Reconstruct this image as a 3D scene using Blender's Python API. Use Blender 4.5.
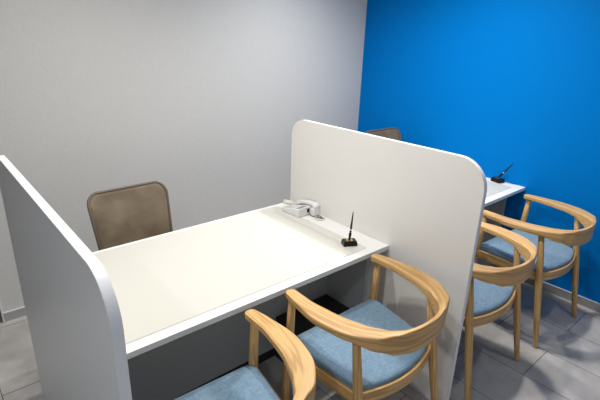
import bpy, bmesh, math, random
from mathutils import Vector, Matrix, Euler
random.seed(7)
for o in list(bpy.data.objects): bpy.data.objects.remove(o)
S = bpy.context.scene
COL = S.collection
PI = math.pi

# ------------------------------------------------------------------ camera
CAM = (-1.6802, -1.2275, 1.6769); YAW, PITCH, ROLL, FPX = 0.7208, 0.3463, 0.0322, 448.57
f = Vector((math.sin(YAW)*math.cos(PITCH), math.cos(YAW)*math.cos(PITCH), -math.sin(PITCH)))
r = Vector((math.cos(YAW), -math.sin(YAW), 0)); u = r.cross(f)
r2 = r*math.cos(ROLL)+u*math.sin(ROLL); u2 = -r*math.sin(ROLL)+u*math.cos(ROLL)
cd = bpy.data.cameras.new('camera'); cam = bpy.data.objects.new('camera', cd); COL.objects.link(cam)
cam.matrix_world = Matrix(((r2.x, u2.x, -f.x, CAM[0]), (r2.y, u2.y, -f.y, CAM[1]), (r2.z, u2.z, -f.z, CAM[2]), (0, 0, 0, 1)))
cd.sensor_width = 36; cd.lens = FPX/600*36; cd.clip_start = .02
S.camera = cam

# ------------------------------------------------------------------ world and lights
w = bpy.data.worlds.new('world'); S.world = w; w.use_nodes = True
bg = w.node_tree.nodes['Background']; bg.inputs[0].default_value = (.86, .92, 1.0, 1); bg.inputs[1].default_value = .31
S.view_settings.view_transform = 'Standard'; S.view_settings.look = 'None'
S.view_settings.gamma = 1; S.view_settings.use_curve_mapping = False
S.view_settings.exposure = 0.0
CEIL = 2.6
def spot(name, x, y, energy, col=(1, .96, .9), size=100, blend=.8, rad=.05, aim=None):
    l = bpy.data.lights.new(name, 'SPOT'); l.energy = energy; l.color = col
    l.spot_size = math.radians(size); l.spot_blend = blend; l.shadow_soft_size = rad
    o = bpy.data.objects.new(name, l); COL.objects.link(o); o.location = (x, y, CEIL-.03)
    if aim:
        d = Vector(aim)-o.location; o.rotation_euler = d.to_track_quat('-Z', 'Y').to_euler()
    return o
spot('downlight_lamp', -1.0, .52, 62, size=165, blend=1, rad=.03)
spot('downlight_lamp', .52, .90, 50, col=(.93, .96, 1), size=140, blend=1, rad=.05)
spot('downlight_lamp', .68, .27, 122, size=160, blend=1, rad=.07)
spot('downlight_lamp', -.80, .0, 62, size=165, blend=1, rad=.03)
spot('downlight_lamp', .70, -1.0, 20, size=140, blend=1, rad=.03)
spot('downlight_lamp', -2.5, -1.2, 58, col=(.84, .91, 1), size=150, blend=1, rad=.03)

# ------------------------------------------------------------------ materials
def new_mat(name):
    m = bpy.data.materials.new(name); m.use_nodes = True
    return m, m.node_tree.nodes, m.node_tree.links, m.node_tree.nodes['Principled BSDF']
def plain(name, col, rough=.5, metal=0, bump=0, bscale=200, var=0, vscale=30, spec=None, trans=0):
    m, n, l, p = new_mat(name)
    p.inputs['Base Color'].default_value = (*col, 1); p.inputs['Roughness'].default_value = rough
    p.inputs['Metallic'].default_value = metal
    if spec is not None: p.inputs['Specular IOR Level'].default_value = spec
    if trans: p.inputs['Transmission Weight'].default_value = trans
    tc = n.new('ShaderNodeTexCoord')
    if var:
        t = n.new('ShaderNodeTexNoise'); t.inputs['Scale'].default_value = vscale; t.inputs['Detail'].default_value = 4
        l.new(tc.outputs['Object'], t.inputs['Vector'])
        mx = n.new('ShaderNodeMix'); mx.data_type = 'RGBA'
        mx.inputs['A'].default_value = (*[c*(1-var) for c in col], 1); mx.inputs['B'].default_value = (*[min(1, c*(1+var)) for c in col], 1)
        l.new(t.outputs['Fac'], mx.inputs['Factor']); l.new(mx.outputs['Result'], p.inputs['Base Color'])
    if bump:
        t = n.new('ShaderNodeTexNoise'); t.inputs['Scale'].default_value = bscale; t.inputs['Detail'].default_value = 3
        l.new(tc.outputs['Object'], t.inputs['Vector'])
        b = n.new('ShaderNodeBump'); b.inputs['Strength'].default_value = bump; b.inputs['Distance'].default_value = .003
        l.new(t.outputs['Fac'], b.inputs['Height']); l.new(b.outputs['Normal'], p.inputs['Normal'])
    return m
M = {}
M['grey_wall'] = plain('grey_plaster', (.585, .58, .565), .7, bump=.6, bscale=130, var=.04, vscale=60)
M['blue_wall'] = plain('blue_paint', (.0, .175, .56), .6, spec=.04, bump=.25, bscale=110)
M['white'] = plain('white_melamine', (.80, .79, .77), .38, var=.015, vscale=8)
M['edge'] = plain('white_edge_band', (.86, .86, .87), .35)
M['desk'] = plain('desk_white', (.86, .86, .85), .35)
M['mat'] = plain('desk_mat_cream', (.64, .63, .575), .38, var=.01)
M['film'] = plain('clear_film', (.71, .70, .65), .2)
M['panel'] = plain('desk_panel_grey', (.50, .54, .56), .5)
M['base'] = plain('baseboard_grey', (.36, .36, .36), .45)
M['base_line'] = plain('baseboard_light_edge', (.72, .71, .70), .4)
M['ceil'] = plain('ceiling_white', (.85, .85, .84), .8)
M['dark_wall'] = plain('dark_wall', (.16, .15, .14), .7)
M['black'] = plain('black_gloss', (.006, .006, .007), .3, spec=.3)
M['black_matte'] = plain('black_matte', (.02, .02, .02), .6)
M['gold'] = plain('gold_plate', (.75, .53, .22), .35, 1)
M['silver'] = plain('silver_metal', (.8, .8, .82), .2, 1)
M['phone'] = plain('phone_plastic', (.80, .80, .80), .35)
M['key'] = plain('phone_key', (.62, .63, .66), .45)
M['lcd'] = plain('phone_display', (.22, .24, .22), .2)
M['cream'] = plain('cream_plastic', (.80, .76, .64), .4)
M['cord'] = plain('grey_cord', (.10, .10, .10), .5)
M['grommet'] = plain('grommet_grey', (.60, .59, .55), .5)
M['taupe_frame'] = plain('taupe_frame', (.13, .105, .08), .5)
M['acrylic'] = plain('clear_acrylic', (.9, .95, 1), .05, trans=1)

def mesh_mat():
    m, n, l, p = new_mat('taupe_mesh'); p.inputs['Roughness'].default_value = .75
    tc = n.new('ShaderNodeTexCoord')
    v = n.new('ShaderNodeTexNoise'); v.inputs['Scale'].default_value = 9; v.inputs['Detail'].default_value = 5
    ch = n.new('ShaderNodeTexChecker'); ch.inputs['Scale'].default_value = 420
    l.new(tc.outputs['Object'], v.inputs['Vector']); l.new(tc.outputs['Object'], ch.inputs['Vector'])
    cr = n.new('ShaderNodeValToRGB'); cr.color_ramp.elements[0].position = .35; cr.color_ramp.elements[1].position = .7
    cr.color_ramp.elements[0].color = (.15, .11, .07, 1); cr.color_ramp.elements[1].color = (.23, .18, .12, 1)
    l.new(v.outputs['Fac'], cr.inputs['Fac'])
    mx = n.new('ShaderNodeMix'); mx.data_type = 'RGBA'; mx.blend_type = 'MULTIPLY'; mx.inputs['Factor'].default_value = .35
    l.new(cr.outputs['Color'], mx.inputs['A']); l.new(ch.outputs['Color'], mx.inputs['B']); ch.inputs['Color2'].default_value = (.5, .5, .5, 1)
    l.new(mx.outputs['Result'], p.inputs['Base Color'])
    return m
M['mesh'] = mesh_mat()

def wood_mat():
    m, n, l, p = new_mat('oak'); p.inputs['Roughness'].default_value = .42
    uv = n.new('ShaderNodeUVMap'); uv.uv_map = 'UVMap'
    mp = n.new('ShaderNodeMapping'); mp.inputs['Scale'].default_value = (.8, 16, 1)
    oi = n.new('ShaderNodeObjectInfo')
    ad = n.new('ShaderNodeVectorMath'); ad.operation = 'ADD'
    l.new(uv.outputs['UV'], mp.inputs['Vector']); l.new(mp.outputs['Vector'], ad.inputs[0]); l.new(oi.outputs['Random'], ad.inputs[1])
    nz = n.new('ShaderNodeTexNoise'); nz.inputs['Scale'].default_value = 1.0; nz.inputs['Detail'].default_value = 2
    l.new(ad.outputs['Vector'], nz.inputs['Vector'])
    mu = n.new('ShaderNodeMath'); mu.operation = 'MULTIPLY'; mu.inputs[1].default_value = 52
    sn = n.new('ShaderNodeMath'); sn.operation = 'SINE'
    l.new(nz.outputs['Fac'], mu.inputs[0]); l.new(mu.outputs[0], sn.inputs[0])
    mp2 = n.new('ShaderNodeMapping'); mp2.inputs['Scale'].default_value = (14, 380, 1)
    l.new(uv.outputs['UV'], mp2.inputs['Vector'])
    fb = n.new('ShaderNodeTexNoise'); fb.inputs['Scale'].default_value = 1; fb.inputs['Detail'].default_value = 3
    l.new(mp2.outputs['Vector'], fb.inputs['Vector'])
    cr = n.new('ShaderNodeValToRGB')
    cr.color_ramp.elements[0].position = 0.0; cr.color_ramp.elements[0].color = (.53, .30, .112, 1)
    cr.color_ramp.elements[1].position = .45; cr.color_ramp.elements[1].color = (.72, .455, .18, 1)
    mr = n.new('ShaderNodeMapRange'); mr.inputs['From Min'].default_value = -1
    l.new(sn.outputs[0], mr.inputs['Value']); l.new(mr.outputs['Result'], cr.inputs['Fac'])
    mx = n.new('ShaderNodeMix'); mx.data_type = 'RGBA'; mx.blend_type = 'MULTIPLY'; mx.inputs['Factor'].default_value = .45
    c2 = n.new('ShaderNodeValToRGB'); c2.color_ramp.elements[0].position = .3; c2.color_ramp.elements[0].color = (.6, .5, .4, 1)
    c2.color_ramp.elements[1].position = .6; c2.color_ramp.elements[1].color = (1, 1, 1, 1)
    l.new(fb.outputs['Fac'], c2.inputs['Fac'])
    l.new(cr.outputs['Color'], mx.inputs['A']); l.new(c2.outputs['Color'], mx.inputs['B'])
    l.new(mx.outputs['Result'], p.inputs['Base Color'])
    return m
M['wood'] = wood_mat()

def fabric_mat():
    m, n, l, p = new_mat('blue_fabric'); p.inputs['Roughness'].default_value = .9
    p.inputs['Sheen Weight'].default_value = .2
    tc = n.new('ShaderNodeTexCoord')
    outs = []
    for sc in ((700, 45, 200), (45, 700, 200)):
        mp = n.new('ShaderNodeMapping'); mp.inputs['Scale'].default_value = sc
        t = n.new('ShaderNodeTexNoise'); t.inputs['Scale'].default_value = 1; t.inputs['Detail'].default_value = 2
        l.new(tc.outputs['Object'], mp.inputs['Vector']); l.new(mp.outputs['Vector'], t.inputs['Vector']); outs.append(t)
    a = n.new('ShaderNodeMath'); a.operation = 'ADD'; l.new(outs[0].outputs['Fac'], a.inputs[0]); l.new(outs[1].outputs['Fac'], a.inputs[1])
    mr = n.new('ShaderNodeMapRange'); mr.inputs['From Min'].default_value = .7; mr.inputs['From Max'].default_value = 1.3
    l.new(a.outputs[0], mr.inputs['Value'])
    mx = n.new('ShaderNodeMix'); mx.data_type = 'RGBA'
    mx.inputs['A'].default_value = (.10, .18, .275, 1); mx.inputs['B'].default_value = (.25, .385, .51, 1)
    l.new(mr.outputs['Result'], mx.inputs['Factor']); l.new(mx.outputs['Result'], p.inputs['Base Color'])
    b = n.new('ShaderNodeBump'); b.inputs['Strength'].default_value = .3; b.inputs['Distance'].default_value = .001
    l.new(mr.outputs['Result'], b.inputs['Height']); l.new(b.outputs['Normal'], p.inputs['Normal'])
    return m
M['fabric'] = fabric_mat()

def tile_mat():
    m, n, l, p = new_mat('grey_stone_tile'); p.inputs['Roughness'].default_value = .45
    tc = n.new('ShaderNodeTexCoord')
    mp = n.new('ShaderNodeMapping'); mp.inputs['Rotation'].default_value = (0, 0, -PI/2); mp.inputs['Location'].default_value = (.56, .555, 0)
    l.new(tc.outputs['Object'], mp.inputs['Vector'])
    br = n.new('ShaderNodeTexBrick'); br.offset = .5; br.inputs['Scale'].default_value = 1
    br.inputs['Brick Width'].default_value = .62; br.inputs['Row Height'].default_value = .31
    br.inputs['Mortar Size'].default_value = .0022; br.inputs['Mortar Smooth'].default_value = .1; br.inputs['Bias'].default_value = 0
    br.inputs['Color1'].default_value = (.49, .47, .45, 1); br.inputs['Color2'].default_value = (.57, .55, .53, 1); br.inputs['Mortar'].default_value = (.10, .10, .10, 1)
    l.new(mp.outputs['Vector'], br.inputs['Vector'])
    nz = n.new('ShaderNodeTexNoise'); nz.inputs['Scale'].default_value = 7; nz.inputs['Detail'].default_value = 8; nz.inputs['Roughness'].default_value = .65
    l.new(tc.outputs['Object'], nz.inputs['Vector'])
    cr = n.new('ShaderNodeValToRGB'); cr.color_ramp.elements[0].position = .3; cr.color_ramp.elements[0].color = (.78, .77, .76, 1)
    cr.color_ramp.elements[1].position = .7; cr.color_ramp.elements[1].color = (1.1, 1.09, 1.08, 1)
    l.new(nz.outputs['Fac'], cr.inputs['Fac'])
    mx = n.new('ShaderNodeMix'); mx.data_type = 'RGBA'; mx.blend_type = 'MULTIPLY'; mx.inputs['Factor'].default_value = 1
    l.new(br.outputs['Color'], mx.inputs['A']); l.new(cr.outputs['Color'], mx.inputs['B']); l.new(mx.outputs['Result'], p.inputs['Base Color'])
    return m
M['tile'] = tile_mat()

# ------------------------------------------------------------------ mesh helpers
def link(name, bm, mat, parent=None, smooth=False, bevel=0, seg=2):
    bmesh.ops.recalc_face_normals(bm, faces=bm.faces)
    me = bpy.data.meshes.new(name); bm.to_mesh(me); bm.free()
    o = bpy.data.objects.new(name, me); COL.objects.link(o)
    if mat: me.materials.append(mat)
    if smooth:
        for p in me.polygons: p.use_smooth = True
    if bevel:
        b = o.modifiers.new('bevel', 'BEVEL'); b.width = bevel; b.segments = seg; b.limit_method = 'ANGLE'
    if parent: o.parent = parent
    return o
def box(bm, x0, x1, y0, y1, z0, z1):
    vs = [bm.verts.new((x, y, z)) for z in (z0, z1) for x, y in ((x0, y0), (x1, y0), (x1, y1), (x0, y1))]
    for q in ((0, 1, 2, 3), (4, 5, 6, 7), (0, 1, 5, 4), (1, 2, 6, 5), (2, 3, 7, 6), (3, 0, 4, 7)):
        bm.faces.new([vs[i] for i in q])
    return vs
def bx(name, mat, dims, parent=None, bevel=0):
    bm = bmesh.new(); box(bm, *dims); return link(name, bm, mat, parent, bevel=bevel)
def prism(bm, pts, axis, a, b):
    def P(p, t):
        return {'x': (t, p[0], p[1]), 'y': (p[0], t, p[1]), 'z': (p[0], p[1], t)}[axis]
    A = [bm.verts.new(P(p, a)) for p in pts]; B = [bm.verts.new(P(p, b)) for p in pts]
    fa = [bm.faces.new(A), bm.faces.new(B)]; n = len(pts); sides = []
    for i in range(n): sides.append(bm.faces.new((A[i], A[(i+1) % n], B[(i+1) % n], B[i])))
    return fa, sides
def rrect(x0, x1, y0, y1, rad, n=8):
    """rounded rectangle outline; rad = one radius or four (from x1y1 counter-clockwise)"""
    R = rad if isinstance(rad, (list, tuple)) else [rad]*4
    out = []
    for k, (cx, cy, s) in enumerate(((x1, y1, 0), (x0, y1, 1), (x0, y0, 2), (x1, y0, 3))):
        q = R[k]
        if q <= 0: out.append((cx, cy)); continue
        ox = cx-q if k in (0, 3) else cx+q; oy = cy-q if k in (0, 1) else cy+q
        for i in range(n+1):
            a = PI/2*(s+i/n); out.append((ox+q*math.cos(a), oy+q*math.sin(a)))
    return out
def sweep(bm, pts, frames, sections, closed=False, cap=True):
    """loft sections (lists of 2D) placed with (side, up) frames; writes UVMap = metres along / around"""
    uvl = bm.loops.layers.uv.get('UVMap') or bm.loops.layers.uv.new('UVMap')
    rings = []; us = []; L = 0
    for i, (p, (s, t), sec) in enumerate(zip(pts, frames, sections)):
        if i: L += (Vector(p)-Vector(pts[i-1])).length
        us.append(L)
        rings.append([bm.verts.new(Vector(p)+Vector(s)*a+Vector(t)*b) for a, b in sec])
    n = len(rings[0]); N = len(rings)
    segs = range(N if closed else N-1)
    for i in segs:
        j = (i+1) % N; v = 0
        uj = us[j] if j else us[-1]+(Vector(pts[0])-Vector(pts[-1])).length
        for k in range(n):
            k2 = (k+1) % n
            d = (rings[i][k2].co-rings[i][k].co).length
            fc = bm.faces.new((rings[i][k], rings[i][k2], rings[j][k2], rings[j][k]))
            for lp, c in zip(fc.loops, ((us[i], v), (us[i], v+d), (uj, v+d), (uj, v))): lp[uvl].uv = c
            v += d
    if cap and not closed:
        for R in (rings[0], rings[-1]):
            fc = bm.faces.new(R)
            for lp in fc.loops: lp[uvl].uv = (lp.vert.co.x, lp.vert.co.y)
def circ(rx, ry=None, n=14): ry = ry or rx; return [(rx*math.cos(2*PI*i/n), ry*math.sin(2*PI*i/n)) for i in range(n)]
def sq(w, h, n=24, e=4.0):
    """super-ellipse section w wide, h high"""
    out = []
    for i in range(n):
        a = 2*PI*i/n; c, s = math.cos(a), math.sin(a)
        out.append((w/2*math.copysign(abs(c)**(2/e), c), h/2*math.copysign(abs(s)**(2/e), s)))
    return out
def rod(bm, a, b, prof, n=14):
    """tapered round bar; prof = [(t, radius)]"""
    a, b = Vector(a), Vector(b); d = (b-a).normalized()
    s = d.cross(Vector((0, 1, 0))).normalized(); t = d.cross(s)
    sweep(bm, [a.lerp(b, q) for q, _ in prof], [(s, t)]*len(prof), [circ(rr, n=n) for _, rr in prof])
def tube(bm, pts, rad, n=8):
    P = [Vector(p) for p in pts]; fr = []
    up = Vector((0, 0, 1))
    for i in range(len(P)):
        d = (P[min(i+1, len(P)-1)]-P[max(i-1, 0)]).normalized()
        s = d.cross(up); s = s.normalized() if s.length > 1e-4 else Vector((1, 0, 0))
        fr.append((s, s.cross(d)))
    sweep(bm, P, fr, [circ(rad, n=n)]*len(P))
def lathe(bm, prof, c=(0, 0, 0), n=28):
    rows = [[bm.verts.new((c[0]+rr*math.cos(2*PI*i/n), c[1]+rr*math.sin(2*PI*i/n), c[2]+z)) for i in range(n)] for rr, z in prof]
    for a, b in zip(rows, rows[1:]):
        for i in range(n): bm.faces.new((a[i], a[(i+1) % n], b[(i+1) % n], b[i]))
    bm.faces.new(rows[0]); bm.faces.new(rows[-1])
def catmull(P, k=8):
    P = [Vector(p) for p in P]; out = []
    for i in range(len(P)-1):
        a, b, c, d = P[max(i-1, 0)], P[i], P[i+1], P[min(i+2, len(P)-1)]
        for j in range(k):
            t = j/k
            out.append(.5*((2*b)+(c-a)*t+(2*a-5*b+4*c-d)*t*t+(3*b-a-3*c+d)*t**3))
    return out+[P[-1]]
def interp(tab, x):
    for (x0, y0), (x1, y1) in zip(tab, tab[1:]):
        if x <= x1:
            t = max(0, (x-x0)/(x1-x0)); t = t*t*(3-2*t); return y0+(y1-y0)*t
    return tab[-1][1]
def empty(name, loc=(0, 0, 0), rz=0):
    o = bpy.data.objects.new(name, None); COL.objects.link(o); o.location = loc; o.rotation_euler.z = rz
    o.empty_display_size = .1; return o
def tag(o, label, cat, group=None):
    o['label'] = label; o['category'] = cat
    if group: o['group'] = group
    return o
def smooth_by_angle(o, deg=40):
    me = o.data; me.polygons.foreach_set('use_smooth', [True]*len(me.polygons))
    bm = bmesh.new(); bm.from_mesh(me)
    for e in bm.edges:
        if len(e.link_faces) == 2 and e.calc_face_angle(0) > math.radians(deg): e.smooth = False
    bm.to_mesh(me); bm.free(); return o
def struct(o): o['kind'] = 'structure'; return o
def copy_tree(o, parent=None):
    c = o.copy(); COL.objects.link(c)
    if parent: c.parent = parent; c.matrix_parent_inverse = o.matrix_parent_inverse.copy()
    for ch in list(o.children): copy_tree(ch, c)
    return c

# ------------------------------------------------------------------ setting
XB, YG, XC = 1.566, 1.658, -1.494
struct(bx('floor', M['tile'], (-6, XB+.1, -5, 5, -.05, 0)))
struct(bx('ceiling', M['ceil'], (-6, XB+.1, -5, 5, CEIL, CEIL+.05)))
struct(bx('wall_right', M['blue_wall'], (XB, XB+.1, -5, YG+.1, 0, CEIL)))
struct(bx('wall_back', M['grey_wall'], (XC, XB, YG, YG+.1, 0, CEIL)))
struct(bx('wall_left', M['dark_wall'], (-3.2, XC, YG+.012, YG+.1, 0, CEIL)))
def baseboard(name, dims, top, bot):
    o = struct(bx(name, M['base'], dims))
    for d in (top, bot): bx('edge_strip', M['base_line'], d, o)
baseboard('baseboard_back', (XC, XB-.008, YG-.008, YG, .006, .064), (XC, XB-.010, YG-.010, YG, .064, .069), (XC, XB-.010, YG-.010, YG, 0, .006))
baseboard('baseboard_right', (XB-.008, XB, -5, YG, .006, .064), (XB-.010, XB, -5, YG, .064, .069), (XB-.010, XB, -5, YG, 0, .006))
struct(bx('trim_1', M['base_line'], (XC-.010, XC, YG-.004, YG+.012, 0, CEIL)))

# ------------------------------------------------------------------ partitions
DZ, DD, DT = .72, .79, .024
YF, YBK, HP, TP = -.447, .777, 1.2407, .024
def partition(name, x0, YF, R, label):
    root = empty(name, (x0, 0, 0)); tag(root, label, 'partition', 'white booth partitions')
    bm = bmesh.new()
    out = rrect(YF, YBK, 0, HP, [.10, R, 0, 0], 14)
    e = .0015
    prism(bm, rrect(YF+e, YBK-e, .001, HP-e, [.10, R, 0, 0], 14), 'x', 0, TP)
    link('panel', bm, M['white'], root)
    bm = bmesh.new()                                   # edge banding: a thin closed strip round the rim
    inn = rrect(YF+.0012, YBK-.0012, 0, HP-.0012, [.10, R, 0, 0], 14)
    x_a, x_b = .0006, TP-.0006
    q = [[bm.verts.new((x, p[0], p[1])) for p in o] for o in (out, inn) for x in (x_a, x_b)]
    n = len(out)
    for i in range(n):
        j = (i+1) % n
        if out[i][1] < .001 and out[j][1] < .001: continue
        bm.faces.new((q[0][i], q[0][j], q[1][j], q[1][i])); bm.faces.new((q[2][i], q[2][j], q[3][j], q[3][i]))
        bm.faces.new((q[0][i], q[0][j], q[2][j], q[2][i])); bm.faces.new((q[1][i], q[1][j], q[3][j], q[3][i]))
    smooth_by_angle(link('edge_band', bm, M['edge'], root))
    return root
# rrect radii order is (x1,y1),(x0,y1),..: back top, front top
XL = -1.4511
partition('partition', 0, -.430, .13, 'white round-cornered partition in the middle, between the two desk booths')
partition('partition', XL-TP+.003, -.456, .11, 'white round-cornered partition at the left, its grey outer face towards the camera')

# ------------------------------------------------------------------ desks
def desk(x0, x1, y0, label, back=DD):
    root = empty('desk', (x0, y0, 0)); tag(root, label, 'desk', 'white booth desks')
    W = x1-x0; g = .0008
    bx('desktop', M['desk'], (g, W-g, 0, back, DZ-DT, DZ), root, bevel=.0015)
    for a in (g, W-g-.022): bx('side_panel', M['panel'], (a, a+.022, .115, .42, 0, DZ-DT), root)
    bx('modesty_panel', M['panel'], (g+.0225, W-g-.0225, .395, .415, .06, DZ-DT), root)
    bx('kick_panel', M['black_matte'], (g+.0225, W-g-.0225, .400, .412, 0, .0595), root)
    return root
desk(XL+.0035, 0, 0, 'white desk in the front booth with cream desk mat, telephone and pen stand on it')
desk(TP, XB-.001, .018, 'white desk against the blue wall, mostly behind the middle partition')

def black_box(x0, x1, label):  # plain black box that fills the dark area beneath a desktop
    root = empty('dark_area_box', ((x0+x1)/2, .27, 0)); tag(root, label, 'box', 'black boxes filling the dark areas under the desks')
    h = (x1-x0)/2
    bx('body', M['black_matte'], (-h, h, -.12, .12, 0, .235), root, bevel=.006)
    bx('upper_part', M['black_matte'], (-h-.0015, h+.0015, -.1215, .1215, .2352, .262), root, bevel=.005)
black_box(-.405, -.030, 'plain black box filling the dark area under the front desk beside the middle partition')
black_box(TP+.55, TP+1.0, 'plain black box repeated for the dark area under the far desk, seen past the middle partition')

def desk_mat(x0, x1, y0, y1, strip, label):
    root = empty('desk_mat', (x0, y0, DZ)); tag(root, label, 'desk mat', 'desk mats')
    bm = bmesh.new(); prism(bm, rrect(0, x1-x0, 0, y1-y0, .012, 4), 'z', .0002, .0022); link('clear_sheet', bm, M['film'], root)
    bm = bmesh.new(); prism(bm, rrect(.002, x1-x0-strip, .002, y1-y0-.004, .004, 3), 'z', .0022, .0030); link('cream_sheet', bm, M['mat'], root)
    return root
desk_mat(XL+.03, -.115, .045, .765, .058, 'cream desk mat with a clear margin, on the front desk under the pen stand')
desk_mat(TP+.1, XB-.09, .075, .79, .058, 'desk mat on the far desk beside the blue wall')

# ------------------------------------------------------------------ wooden armchairs
def make_armchair():
    root = empty('armchair')
    # curved arm and back rail
    half = [(.260, -.026, 0), (.268, -.085, 0), (.273, -.165, 0), (.268, -.25, 0), (.246, -.338, 0), (.203, -.415, 0), (.140, -.466, 0), (.07, -.492, 0), (0, -.499, 0)]
    pts = catmull(half+[(-x, y, z) for x, y, z in half[-2::-1]], 8)
    cum = [0]
    for a, b in zip(pts, pts[1:]): cum.append(cum[-1]+(b-a).length)
    T = cum[-1]
    wt = [(0, .048), (.06, .059), (.16, .083), (.25, .086), (.325, .068), (.375, .036), (.42, .019), (.5, .016)]
    ht = [(0, .026), (.20, .029), (.26, .034), (.33, .060), (.38, .086), (.44, .096), (.5, .098)]
    zt = [(0, .718), (.2, .718), (.35, .719), (.5, .722)]
    P, F, Q = [], [], []
    for i, p in enumerate(pts):
        s = cum[i]/T; s = min(s, 1-s)
        W, H, zz = interp(wt, s), interp(ht, s), interp(zt, s)
        d = (pts[min(i+1, len(pts)-1)]-pts[max(i-1, 0)]).normalized()
        side = d.cross(Vector((0, 0, 1))).normalized()
        P.append(Vector((p.x, p.y, zz-H/2))); F.append((side, Vector((0, 0, 1)))); Q.append((W, H))
    # rounded tips
    PP, FF, SS = [], [], []
    d0 = (pts[0]-pts[1]).normalized(); d1 = (pts[-1]-pts[-2]).normalized()
    for q in (1, .9, .7, .4): PP.append(P[0]+d0*.022*q); FF.append(F[0]); k = math.sqrt(max(.02, 1-q*q)); SS.append(sq(Q[0][0]*k, Q[0][1]*(.7+.3*k), n=32, e=9))
    for p, fr, q in zip(P, F, Q): PP.append(p); FF.append(fr); SS.append(sq(*q, n=32, e=9))
    for q in (.4, .7, .9, 1): PP.append(P[-1]+d1*.022*q); FF.append(F[-1]); k = math.sqrt(max(.02, 1-q*q)); SS.append(sq(Q[-1][0]*k, Q[-1][1]*(.7+.3*k), n=32, e=9))
    bm = bmesh.new(); sweep(bm, PP, FF, SS); smooth_by_angle(link('arm_rail', bm, M['wood'], root, True))
    # legs
    prof_f = [(0, .0125), (.02, .0135), (.35, .0175), (.62, .0195), (.8, .0175), (1, .0145)]
    for s in (1, -1):
        bm = bmesh.new(); rod(bm, (s*.268, -.004, 0), (s*.266, -.040, .702), prof_f); link('leg', bm, M['wood'], root, True)
        bm = bmesh.new(); rod(bm, (s*.256, -.468, 0), (s*.228, -.352, .690), prof_f); link('leg', bm, M['wood'], root, True)
    # seat frame: D-shaped ring
    def dz(y): return .468+.05*y               # falls slightly to the back
    def contour(inset):
        k = inset
        xf, yf, xb, yb, yc = .282-k, -.008-k, .250-k, -.392+k*.8, -.444+k
        rc = max(.012, .05-k*.5)
        half = [(0, yf), (xf*.5, yf), (xf-.03, yf), (xf-.008, yf-.006), (xf, yf-.03)]
        for t in (.25, .5, .75, .88): half.append((xf+(xb-xf)*t, yf-.03+(yb+rc-yf+.03)*t))
        half += [(xb-.004, yb+rc*.45), (xb-rc*.35, yb+.002), (xb-rc*.9, yb-rc*.28)]
        for t in (.30, .5, .7, .85): half.append(((xb-rc*.9)*(1-t), yb-rc*.28+(yc-yb+rc*.28)*(1-(1-t)**2)))
        half.append((0, yc))
        return half+[(-x, y) for x, y in half[-2:0:-1]]
    def ring(name, mat, oi, ii, z0, z1, bev):
        bm = bmesh.new(); uvl = bm.loops.layers.uv.get('UVMap') or bm.loops.layers.uv.new('UVMap')
        A, B = contour(oi), contour(ii); n = len(A)
        V = [[bm.verts.new((x, y, dz(y)+z)) for x, y in c] for c, z in ((A, z0), (A, z1), (B, z1), (B, z0))]
        for i in range(n):
            j = (i+1) % n
            for k in range(4):
                fc = bm.faces.new((V[k][i], V[k][j], V[(k+1) % 4][j], V[(k+1) % 4][i]))
                for lp, c in zip(fc.loops, ((i*.03, k*.03), (i*.03+.03, k*.03), (i*.03+.03, k*.03+.03), (i*.03, k*.03+.03))): lp[uvl].uv = c
        return link(name, bm, mat, root, bevel=bev)
    ring('seat_frame', M['wood'], 0, .036, -.052, 0, .004)
    # cushion
    bm = bmesh.new(); rows = []
    prof = [(.020, -.016), (.014, .000), (.012, .010), (.015, .018), (.022, .023), (.034, .026), (.06, .028), (.10, .029), (.15, .0295)]
    for ins, z in prof:
        rows.append([bm.verts.new((x, y, dz(y)+z)) for x, y in contour(ins)])
    for a, b in zip(rows, rows[1:]):
        n = len(a)
        for i in range(n): bm.faces.new((a[i], a[(i+1) % n], b[(i+1) % n], b[i]))
    bm.faces.new(rows[-1]); bm.faces.new(rows[0])
    link('seat_cushion', bm, M['fabric'], root, True)
    return root
CH = [(-.400, -.006, .0, 'oak armchair with blue seat beside the middle partition, right chair of the front booth'),
      (-1.128, -.013, -.045, 'oak armchair with blue seat nearest the left partition, left chair of the front booth'),
      (.377, .0, 0, 'oak armchair with blue seat just behind the middle partition, left chair of the far booth'),
      (1.136, -.028, -.05, 'oak armchair with blue seat standing next to the blue wall')]
proto = make_armchair()
for i, (x, y, a, lab) in enumerate(CH):
    o = proto if i == 0 else copy_tree(proto)
    o.location = (x, y, 0); o.rotation_euler.z = a
    if x > 0: o.scale = (1.035, 1.035, 1)
    tag(o, lab, 'chair', 'oak armchairs at the booths')

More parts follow.
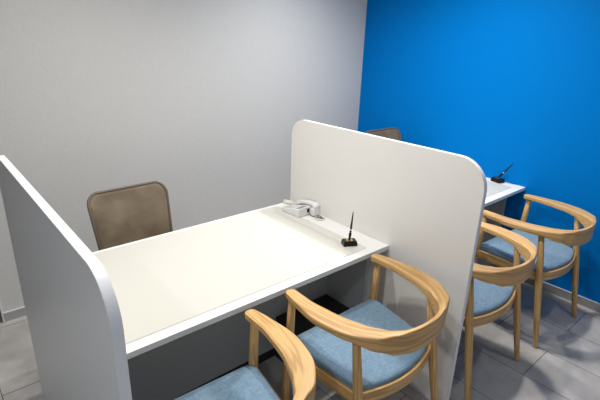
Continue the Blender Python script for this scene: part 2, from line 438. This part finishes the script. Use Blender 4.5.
# ------------------------------------------------------------------ office chairs behind the desks
def make_office_chair():
    root = empty('office_chair')                     # faces -y
    BW, B0, B1 = .44, .48, .876
    def surf(x, z):                                  # backrest leans back and wraps forward at its sides
        t = (z-B0)/(B1-B0)
        return (x, .20+.10*t-.9*x*x*.6-.03*math.sin(t*PI), z)
    out = rrect(-BW/2, BW/2, B0, B1, [.06, .06, .05, .05], 8)
    out = [(x*(.90+.10*(z-B0)/(B1-B0)), z) for x, z in out]
    P = [Vector(surf(x, z)) for x, z in out]
    bm = bmesh.new(); fr = []
    n = len(P)
    for i in range(n):
        d = (P[(i+1) % n]-P[i-1]).normalized(); s = Vector((0, 1, 0)); t = d.cross(s).normalized(); fr.append((t.cross(d), t))
    sweep(bm, P, fr, [circ(.0075, n=8)]*n, closed=True); link('back_frame', bm, M['taupe_frame'], root, True)
    bm = bmesh.new(); G = 16; grid = []
    for k in range(9):
        q = 1-k/8*.98
        grid.append([bm.verts.new(surf(x*q, (z-.7)*q+.7)) for x, z in out])
    for a, b in zip(grid, grid[1:]):
        for i in range(n): bm.faces.new((a[i], a[(i+1) % n], b[(i+1) % n], b[i]))
    bm.faces.new(grid[-1])
    o = link('back_mesh', bm, M['mesh'], root, True); s = o.modifiers.new('solid', 'SOLIDIFY'); s.thickness = .006; s.offset = 0
    bm = bmesh.new(); prism(bm, rrect(-.24, .24, -.27, .19, .07, 6), 'z', .43, .485); link('seat', bm, M['mesh'], root, bevel=.015, seg=3)
    bm = bmesh.new(); tube(bm, catmull([(0, .05, .42), (0, .20, .41), (0, .245, .46), (0, .225, .56)], 5), .02); link('back_support', bm, M['black_matte'], root, True)
    bm = bmesh.new(); rod(bm, (0, 0, .10), (0, 0, .43), [(0, .028), (.5, .028), (.51, .018), (1, .018)]); link('gas_column', bm, M['black_matte'], root, True)
    for k in range(5):
        a = 2*PI*k/5+.3; bm = bmesh.new()
        rod(bm, (.02*math.cos(a), .02*math.sin(a), .11), (.26*math.cos(a), .26*math.sin(a), .075), [(0, .022), (1, .014)])
        lg = link('base_arm', bm, M['black_matte'], root, True)
        bm = bmesh.new(); c = Vector((.26*math.cos(a), .26*math.sin(a), .028)); t = Vector((-math.sin(a), math.cos(a), 0))*.02
        rod(bm, c-t, c+t, [(0, .02), (.1, .028), (.9, .028), (1, .02)]); link('caster', bm, M['black_matte'], lg, True)
    return root
oc = make_office_chair(); oc.location = (-.853, .87, 0); oc.rotation_euler.z = .03
tag(oc, 'taupe mesh office chair behind the front desk', 'office chair', 'taupe office chairs')
oc2 = copy_tree(oc); oc2.location = (1.313, .90, 0); oc2.rotation_euler.z = -.05; oc2.scale.z = 1.10   # seat set higher
tag(oc2, 'taupe mesh office chair peeking over the middle partition before the blue wall', 'office chair', 'taupe office chairs')

# ------------------------------------------------------------------ telephone
ph = empty('telephone', (-.078, .615, DZ), .04)      # faces the far side of the desk, tall end towards the chairs
tag(ph, 'white office telephone at the back of the front desk by the partition', 'telephone')
def ztop(y): return .020+.034*(.075-y)/.15
bm = bmesh.new(); vs = box(bm, -.060, .066, -.075, .075, .003, .02)
for i in (4, 5, 6, 7): vs[i].co.z = ztop(vs[i].co.y)
link('body', bm, M['phone'], ph, bevel=.005, seg=3)
bm = bmesh.new()
for i in range(4):
    for j in range(3):
        x = -.045+.019*j; y = .055-.020*i; zz = ztop(y)
        vs = box(bm, x-.006, x+.006, y-.006, y+.006, zz-.002, zz+.003)
link('keypad', bm, M['key'], ph, bevel=.001)
bm = bmesh.new(); vs = box(bm, -.048, .010, -.064, -.030, 0, .001)
for v in vs: v.co.z += ztop(v.co.y)
link('display', bm, M['lcd'], ph)
bx('socket', M['black'], (.004, .022, -.0765, -.073, .020, .042), ph)
hs = bmesh.new()
hp = catmull([(.050, .052, .030), (.050, .040, .040), (.050, .010, .052), (.050, -.030, .060), (.050, -.070, .064), (.050, -.098, .060), (.050, -.112, .050)], 4)
sec = [sq(.046 if abs(p.y+.03) > .05 else .038, .026 if abs(p.y+.03) > .05 else .020, 16, 3.5) for p in hp]
sweep(hs, hp, [(Vector((1, 0, 0)), Vector((0, 0, 1)))]*len(hp), sec); link('handset', hs, M['phone'], ph, True)
bx('cradle', M['phone'], (.024, .072, -.113, -.0752, .0005, .046), ph, bevel=.006)
bm = bmesh.new(); rod(bm, (-.046, .782, DZ+.0125), (-.018, .705, DZ+.0125), [(0, .009), (.05, .012), (.78, .012), (.8, .009), (1, .008)])
tag(link('tube', bm, M['cream'], None, True), 'small cream tube lying behind the telephone at the back corner of the front desk', 'tube')
cb = bmesh.new(); tube(cb, catmull([(-.063, .535, DZ+.026), (-.060, .515, DZ+.006), (-.045, .475, DZ+.004), (-.030, .462, DZ+.004), (-.022, .475, DZ+.005), (-.032, .490, DZ+.008), (-.045, .480, DZ+.009), (-.042, .455, DZ+.006), (-.030, .447, DZ+.006)], 6), .0024)
tag(link('cable', cb, M['cord'], None, True), 'thin dark cord looped on the desk beside the white telephone', 'cord')
bm = bmesh.new(); lathe(bm, [(.030, 0), (.030, .002), (.027, .0035), (.0, .0035)] if False else [(.032, .0002), (.032, .0018), (.029, .003), (.002, .003)], (-.042, .462, DZ))
tag(link('cable_grommet', bm, M['grommet'], None), 'round grey cable hole cap on the front desk under the cord', 'cable grommet')

# ------------------------------------------------------------------ pen stands
def pen_stand(loc, rz, tilt, label, sc=1):
    root = empty('pen_stand', loc, rz); root.scale = (sc,)*3; tag(root, label, 'pen stand', 'black pen stands')
    bm = bmesh.new(); vs = box(bm, -.036, .036, -.026, .026, 0, .024)
    for i in (4, 5, 6, 7): vs[i].co.x *= .92; vs[i].co.y *= .86
    link('base', bm, M['black'], root, bevel=.003)
    bm = bmesh.new(); prism(bm, rrect(-.016, .016, -.014, .014, .006, 4), 'z', .0238, .0252); link('gold_plate', bm, M['gold'], root)
    d = Euler(tilt).to_matrix() @ Vector((0, 0, 1)); o = Vector((0, 0, .025))
    bm = bmesh.new(); rod(bm, o-d*.003, o+d*.035, [(0, .006), (.2, .0055), (.8, .0068), (1, .0072)]); link('socket', bm, M['black'], root, True)
    return root, o, d
def pen(root, o, d, label):
    R = root.matrix_basis.copy()
    sc = root.scale.x; p = empty('pen', R @ (o+d*.020), 0); p.scale = (sc,)*3; tag(p, label, 'pen', 'pens in stands')
    dd = (R.to_3x3() @ d).normalized()
    bm = bmesh.new(); rod(bm, dd*.0155, dd*.128, [(0, .0045), (.1, .0052), (.5, .0045), (.85, .0030), (1, .0018)]); link('barrel', bm, M['black'], p, True)
    bm = bmesh.new(); rod(bm, dd*.030, dd*.038, [(0, .0054), (1, .0054)]); link('ring', bm, M['silver'], p, True)
a = pen_stand((-.160, .124, DZ+.003), -.45, (0, .06, 0), 'black pen stand with gold plate at the front corner of the front desk')
a[0].rotation_euler.z = -.5
pen(*a, 'slim black pen standing upright in its stand on the front desk')
b = pen_stand((1.516, .205, DZ+.003), PI/2-.25, (.0, -.66, 0), 'black pen stand on the far desk before the blue wall', 1.16)
pen(*b, 'slim black pen leaning to the right in its stand on the far desk')
# clear card stand
cs = bmesh.new()
sec = [(0, 0), (.05, 0), (.05, .002), (.006, .002), (.018, .08), (.016, .081)]
prism(cs, sec, 'y', -.05, .05)
o = link('card_stand', cs, M['acrylic'], None); o.location = (1.47, .40, DZ+.003); o.rotation_euler.z = .6
tag(o, 'clear acrylic card stand on the far desk at the partition edge', 'card stand')
